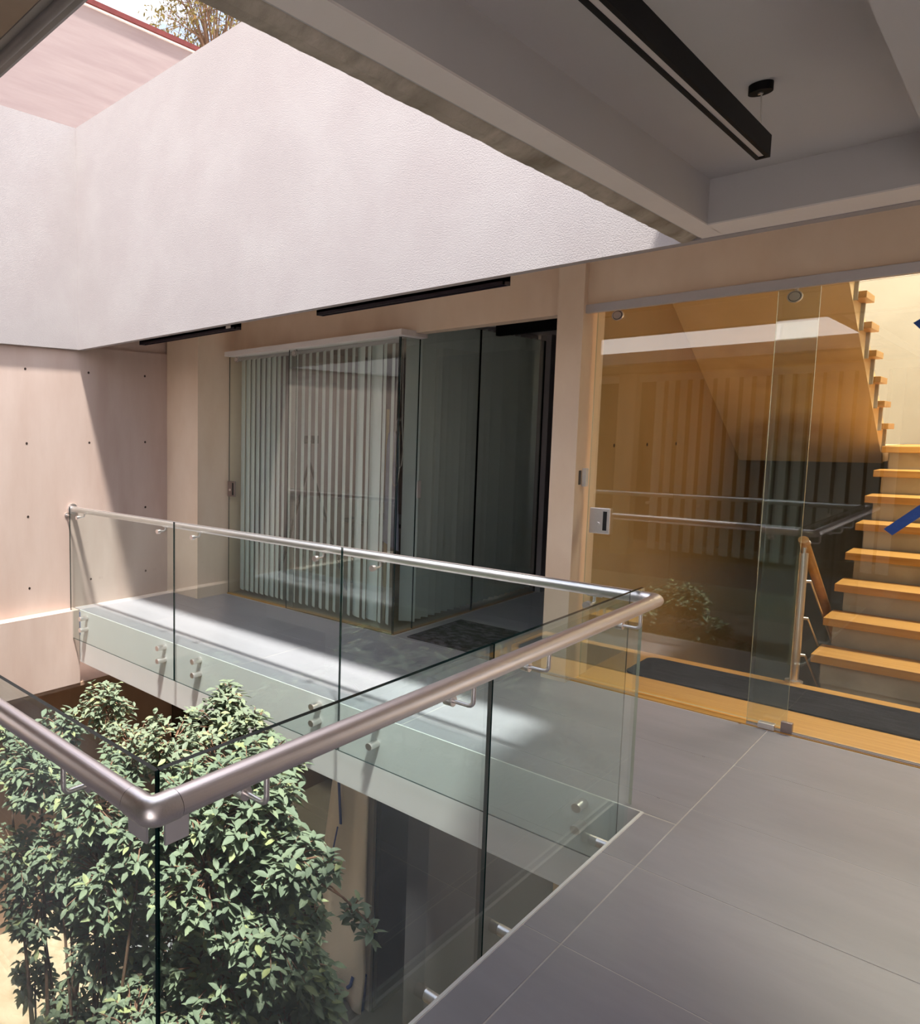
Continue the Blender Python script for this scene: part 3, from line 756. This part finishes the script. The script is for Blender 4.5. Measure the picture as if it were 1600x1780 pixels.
so_ = sh.build('cloth', 'sheet', sheet)
md = so_.modifiers.new('thick', 'SOLIDIFY'); md.thickness = .003
for nm, pts, wd in (('tape', [(-3.50, 4.66, -.56), (-3.51, 4.65, -1.2), (-3.47, 4.64, -1.62)], .012), ('tape', [(-3.50, 4.64, -1.66), (-3.53, 4.63, -1.85), (-3.52, 4.62, -2.05)], .007),
                    ('tape', [(-3.33, 4.66, -2.90), (-3.345, 4.65, -2.98), (-3.375, 4.65, -3.02)], .014), ('tape', [(-3.27, 4.735, -2.88), (-3.275, 4.73, -3.05), (-3.28, 4.72, LZ + .01)], .024)):
    MB().tube(pts, wd, n=6).build(nm, 'tape_blue', sheet)

# ------------------------------------------------------------------ BACKGROUND: far wall and tree
bw = thing('boundary_wall', (-8, 5, 0), 'pink streaked wall with red coping beyond the roof opening', 'wall')
box('wall_body', 'pink_wall_far', -8.3, -8.0, -2, 7.04, 2.5, 6.98, bw)
box('coping', 'coping_red', -8.36, -7.95, -2, 7.08, 7.0, 7.065, bw)
box('white_flashing', 'floor_trim', -8.33, -7.975, -2, 7.06, 6.978, 7.0, bw)

def leaf_mesh(name, mt, ln=1.0, wd=.44):
    s = MB()
    prof = [(0, 0), (.18, .55), (.45, 1), (.72, .75), (1, 0)]
    vs = [(0, 0, 0)]
    mid = [(t, 0, -.10 * t * t) for t, _ in prof]
    lft = [(t, wd / 2 * q, -.10 * t * t + .10 * q) for t, q in prof[1:-1]]
    rgt = [(t, -wd / 2 * q, -.10 * t * t + .10 * q) for t, q in prof[1:-1]]
    vs = mid + lft + rgt          # 0..4 mid, 5..7 left, 8..10 right
    fs = [(0, 1, 5), (1, 2, 6, 5), (2, 3, 7, 6), (3, 4, 7), (0, 8, 1), (1, 8, 9, 2), (2, 9, 10, 3), (3, 10, 4)]
    return [Vector(v) for v in vs], fs

LV, LF = leaf_mesh('leaf', 'leaf')
leaf_me = bpy.data.meshes.new('leaf'); leaf_me.from_pydata([tuple(v) for v in LV], [], LF); leaf_me.materials.append(MATS['leaf'])
for p in leaf_me.polygons: p.use_smooth = True
leaf_me.update()

def leaf_matrix(pos, d, size, roll):
    d = d.normalized(); up_ = Vector((0, 0, 1))
    if abs(d.z) > .95: up_ = Vector((1, 0, 0))
    yv = up_.cross(d).normalized(); zv = d.cross(yv)
    R_ = Matrix((d, yv, zv)).transposed().to_4x4()
    return Matrix.Translation(pos) @ R_ @ Matrix.Rotation(roll, 4, 'X') @ Matrix.Diagonal((size, size, size, 1))

def shrub(root, label, blobs, group, nstem=7):
    t_ = thing('shrub', root, label, 'shrub', group)
    root = Vector(root)
    leaves = []
    tw = MB()
    for (c, r, n_cl) in blobs:
        c = Vector(c)
        # stem from root to blob centre with a gentle bend
        off = Vector((random.uniform(-.12, .12), random.uniform(-.12, .12), 0))
        if n_cl < 20:      # a side twig that leaves the neighbouring mass
            nb = min((Vector(b_[0]) for b_ in blobs if b_[2] >= 40), key=lambda p: (p - c).length)
            MB().tube([nb.lerp(c, .35), nb.lerp(c, .7) + Vector((0, 0, .02)), c], [.005, .004, .0028], n=6).build('stem', 'twig', t_)
        else:
            st = root + off * .5
            midp = st.lerp(c, .5) + Vector((random.uniform(-.08, .08), random.uniform(-.08, .08), .05))
            MB().tube([st, st.lerp(midp, .5) + off * .3, midp, midp.lerp(c, .6), c], [.014, .013, .011, .008, .005], n=7).build('stem', 'bark', t_)
        for q in range(int(n_cl * 1.15)):
            v = Vector((random.gauss(0, 1), random.gauss(0, 1), random.gauss(0, 1)))
            v.normalize(); v.z = v.z * .95
            rad = r * (random.uniform(.35, 1.0) ** .6) * random.uniform(.85, 1.08)
            p = c + v * rad
            # keep clear of the glass and the walls
            if p.x > GX - .09 or p.y < GN + .10 or p.y > 3.22 or p.x < -5.38: continue
            base = c + v * rad * .35
            tw.tube([base, base.lerp(p, .6) + Vector((0, 0, .01)), p], [.004, .003, .0018], n=4, caps=False)
            out = (v * .6 + Vector((0, 0, 1.0))).normalized()
            nl = random.randint(5, 8)
            ph = random.uniform(0, 6.28)
            for i in range(nl):
                a = ph + 2.4 * i
                tilt = random.uniform(.0, .55)
                s1 = out.cross(Vector((.3, .5, .8))).normalized(); s2 = out.cross(s1)
                d = s1 * math.cos(a) + s2 * math.sin(a) + out * tilt
                size = random.uniform(.042, .072)
                pos = p - out * .012 * i
                leaves.append((pos, d, size, random.uniform(-.35, .35)))
    o = tw.build('twigs', 'twig', t_); o['kind'] = 'stuff'
    # the ones nearest the eye are individual leaves
    leaves.sort(key=lambda l: (l[0] - EYE).length / l[2])
    for (p, d, s, r_) in leaves[:290]:
        o = bpy.data.objects.new('leaf', leaf_me); COL.objects.link(o); o.parent = t_
        o.matrix_basis = Matrix.Translation(-root) @ leaf_matrix(p, d, s, r_)
    fo = MB()
    for (p, d, s, r_) in leaves[290:]:
        M_ = leaf_matrix(p, d, s, r_)
        fo.add([M_ @ v for v in LV], LF, 0, True)
    o = fo.build('foliage', 'leaf', t_); o['kind'] = 'stuff'
    return t_

def blobs(lst):
    """foliage masses: centre x, y, z, radius in metres, number of leaf rosettes"""
    return [((x, y, z), r, n) for (x, y, z, r, n) in lst]
sg = 'planted shrubs in the void'
shrub((-2.45, 2.25, LZ), 'tall leafy shrub right of the near glass corner, reaching the far slab edge',
      blobs([(-2.06, 2.10, 0.01, 0.24, 150), (-1.87, 2.15, -0.16, 0.17, 110), (-2.20, 2.00, -0.34, 0.28, 150), (-1.92, 2.10, -0.49, 0.23, 140), (-2.20, 2.10, -0.85, 0.28, 140), (-1.84, 2.20, -0.65, 0.15, 90), (-2.32, 2.00, -0.07, 0.21, 100), (-2.02, 2.20, 0.04, 0.14, 55), (-1.80, 2.30, -0.83, 0.11, 50), (-2.22, 2.20, -1.12, 0.27, 110), (-2.57, 2.10, -0.87, 0.23, 90), (-2.72, 2.30, -1.41, 0.25, 80), (-2.26, 2.05, -1.17, 0.27, 90), (-1.86, 2.15, -0.95, 0.20, 70), (-1.87, 1.95, -0.99, 0.26, 70), (-1.81, 2.25, -0.42, 0.07, 16), (-1.58, 2.20, -0.24, 0.04, 5), (-1.50, 2.20, -0.26, 0.03, 3), (-1.69, 2.20, -0.11, 0.04, 6)]), sg)
shrub((-3.3, 2.75, LZ), 'shrub with sunlit yellowish top leaves below the far railing',
      blobs([(-2.86, 2.75, 0.08, 0.14, 42), (-2.86, 2.70, -0.07, 0.20, 70), (-3.24, 2.65, -0.28, 0.22, 80), (-2.56, 2.65, 0.02, 0.15, 50), (-2.30, 2.50, -0.02, 0.17, 70), (-3.59, 2.60, -0.43, 0.22, 70), (-4.11, 2.75, -0.33, 0.20, 55), (-2.67, 2.50, -0.16, 0.22, 80)]), sg)
shrub((-2.75, 1.6, LZ), 'broad leafy shrub behind the left glass panel',
      blobs([(-3.25, 1.75, -0.19, 0.24, 100), (-2.77, 1.80, -0.19, 0.24, 110), (-3.08, 1.75, -0.53, 0.18, 60), (-2.68, 1.80, -0.50, 0.25, 120), (-3.28, 1.75, -0.95, 0.24, 90), (-2.81, 1.85, -0.92, 0.23, 85), (-2.47, 1.85, -0.22, 0.16, 60), (-3.56, 1.70, -0.16, 0.19, 50), (-3.34, 1.65, -0.65, 0.17, 40), (-2.66, 1.95, -1.09, 0.17, 55), (-3.46, 1.80, -1.53, 0.15, 28), (-3.10, 1.85, -1.49, 0.19, 55), (-2.43, 1.75, -1.10, 0.21, 80), (-2.91, 1.70, -1.54, 0.26, 70), (-2.24, 1.80, -1.16, 0.23, 60), (-3.21, 2.00, -0.99, 0.23, 60), (-3.26, 1.90, 0.01, 0.14, 40)]), sg)

# tree beyond the roof
tc_ = Vector((-12.6, 11.6, 11.3))
tree = thing('tree', (-12.6, 11.6, 0), 'thin brownish green tree crown against the sky above the pink wall', 'tree')
MB().tube([(-12.6, 11.6, 0), (-12.5, 11.7, 5), (-12.6, 11.6, 9.5)], [.22, .17, .10], n=10).build('trunk', 'bark', tree)
brm = MB(); fo = MB()
for k in range(60):
    v = Vector((random.gauss(0, 1), random.gauss(0, 1), random.gauss(0, .9))).normalized()
    e = tc_ + v * random.uniform(.7, 1.75)
    b0 = Vector((-12.6, 11.6, random.uniform(8.8, 10.4)))
    midp = b0.lerp(e, .55) + Vector((random.uniform(-.2, .2), random.uniform(-.2, .2), random.uniform(-.1, .25)))
    brm.tube([b0, midp, e], [.03, .016, .006], n=5, caps=False)
    for q in range(9):
        tip = e + Vector((random.gauss(0, .32), random.gauss(0, .32), random.gauss(0, .3)))
        brm.tube([midp.lerp(e, random.uniform(.3, 1)), tip], [.008, .003], n=4, caps=False)
        for i in range(7):
            d = Vector((random.gauss(0, 1), random.gauss(0, 1), random.gauss(-.5, .8)))
            M_ = leaf_matrix(tip + Vector((random.gauss(0, .07), random.gauss(0, .07), random.gauss(0, .07))), d, random.uniform(.07, .13), random.uniform(-1, 1))
            fo.add([M_ @ x for x in LV], LF, 0, True)
brm.build('branches', 'bark', tree)
o = fo.build('foliage', 'tree_leaf', tree); o['kind'] = 'stuff'
bpy.context.view_layer.update()
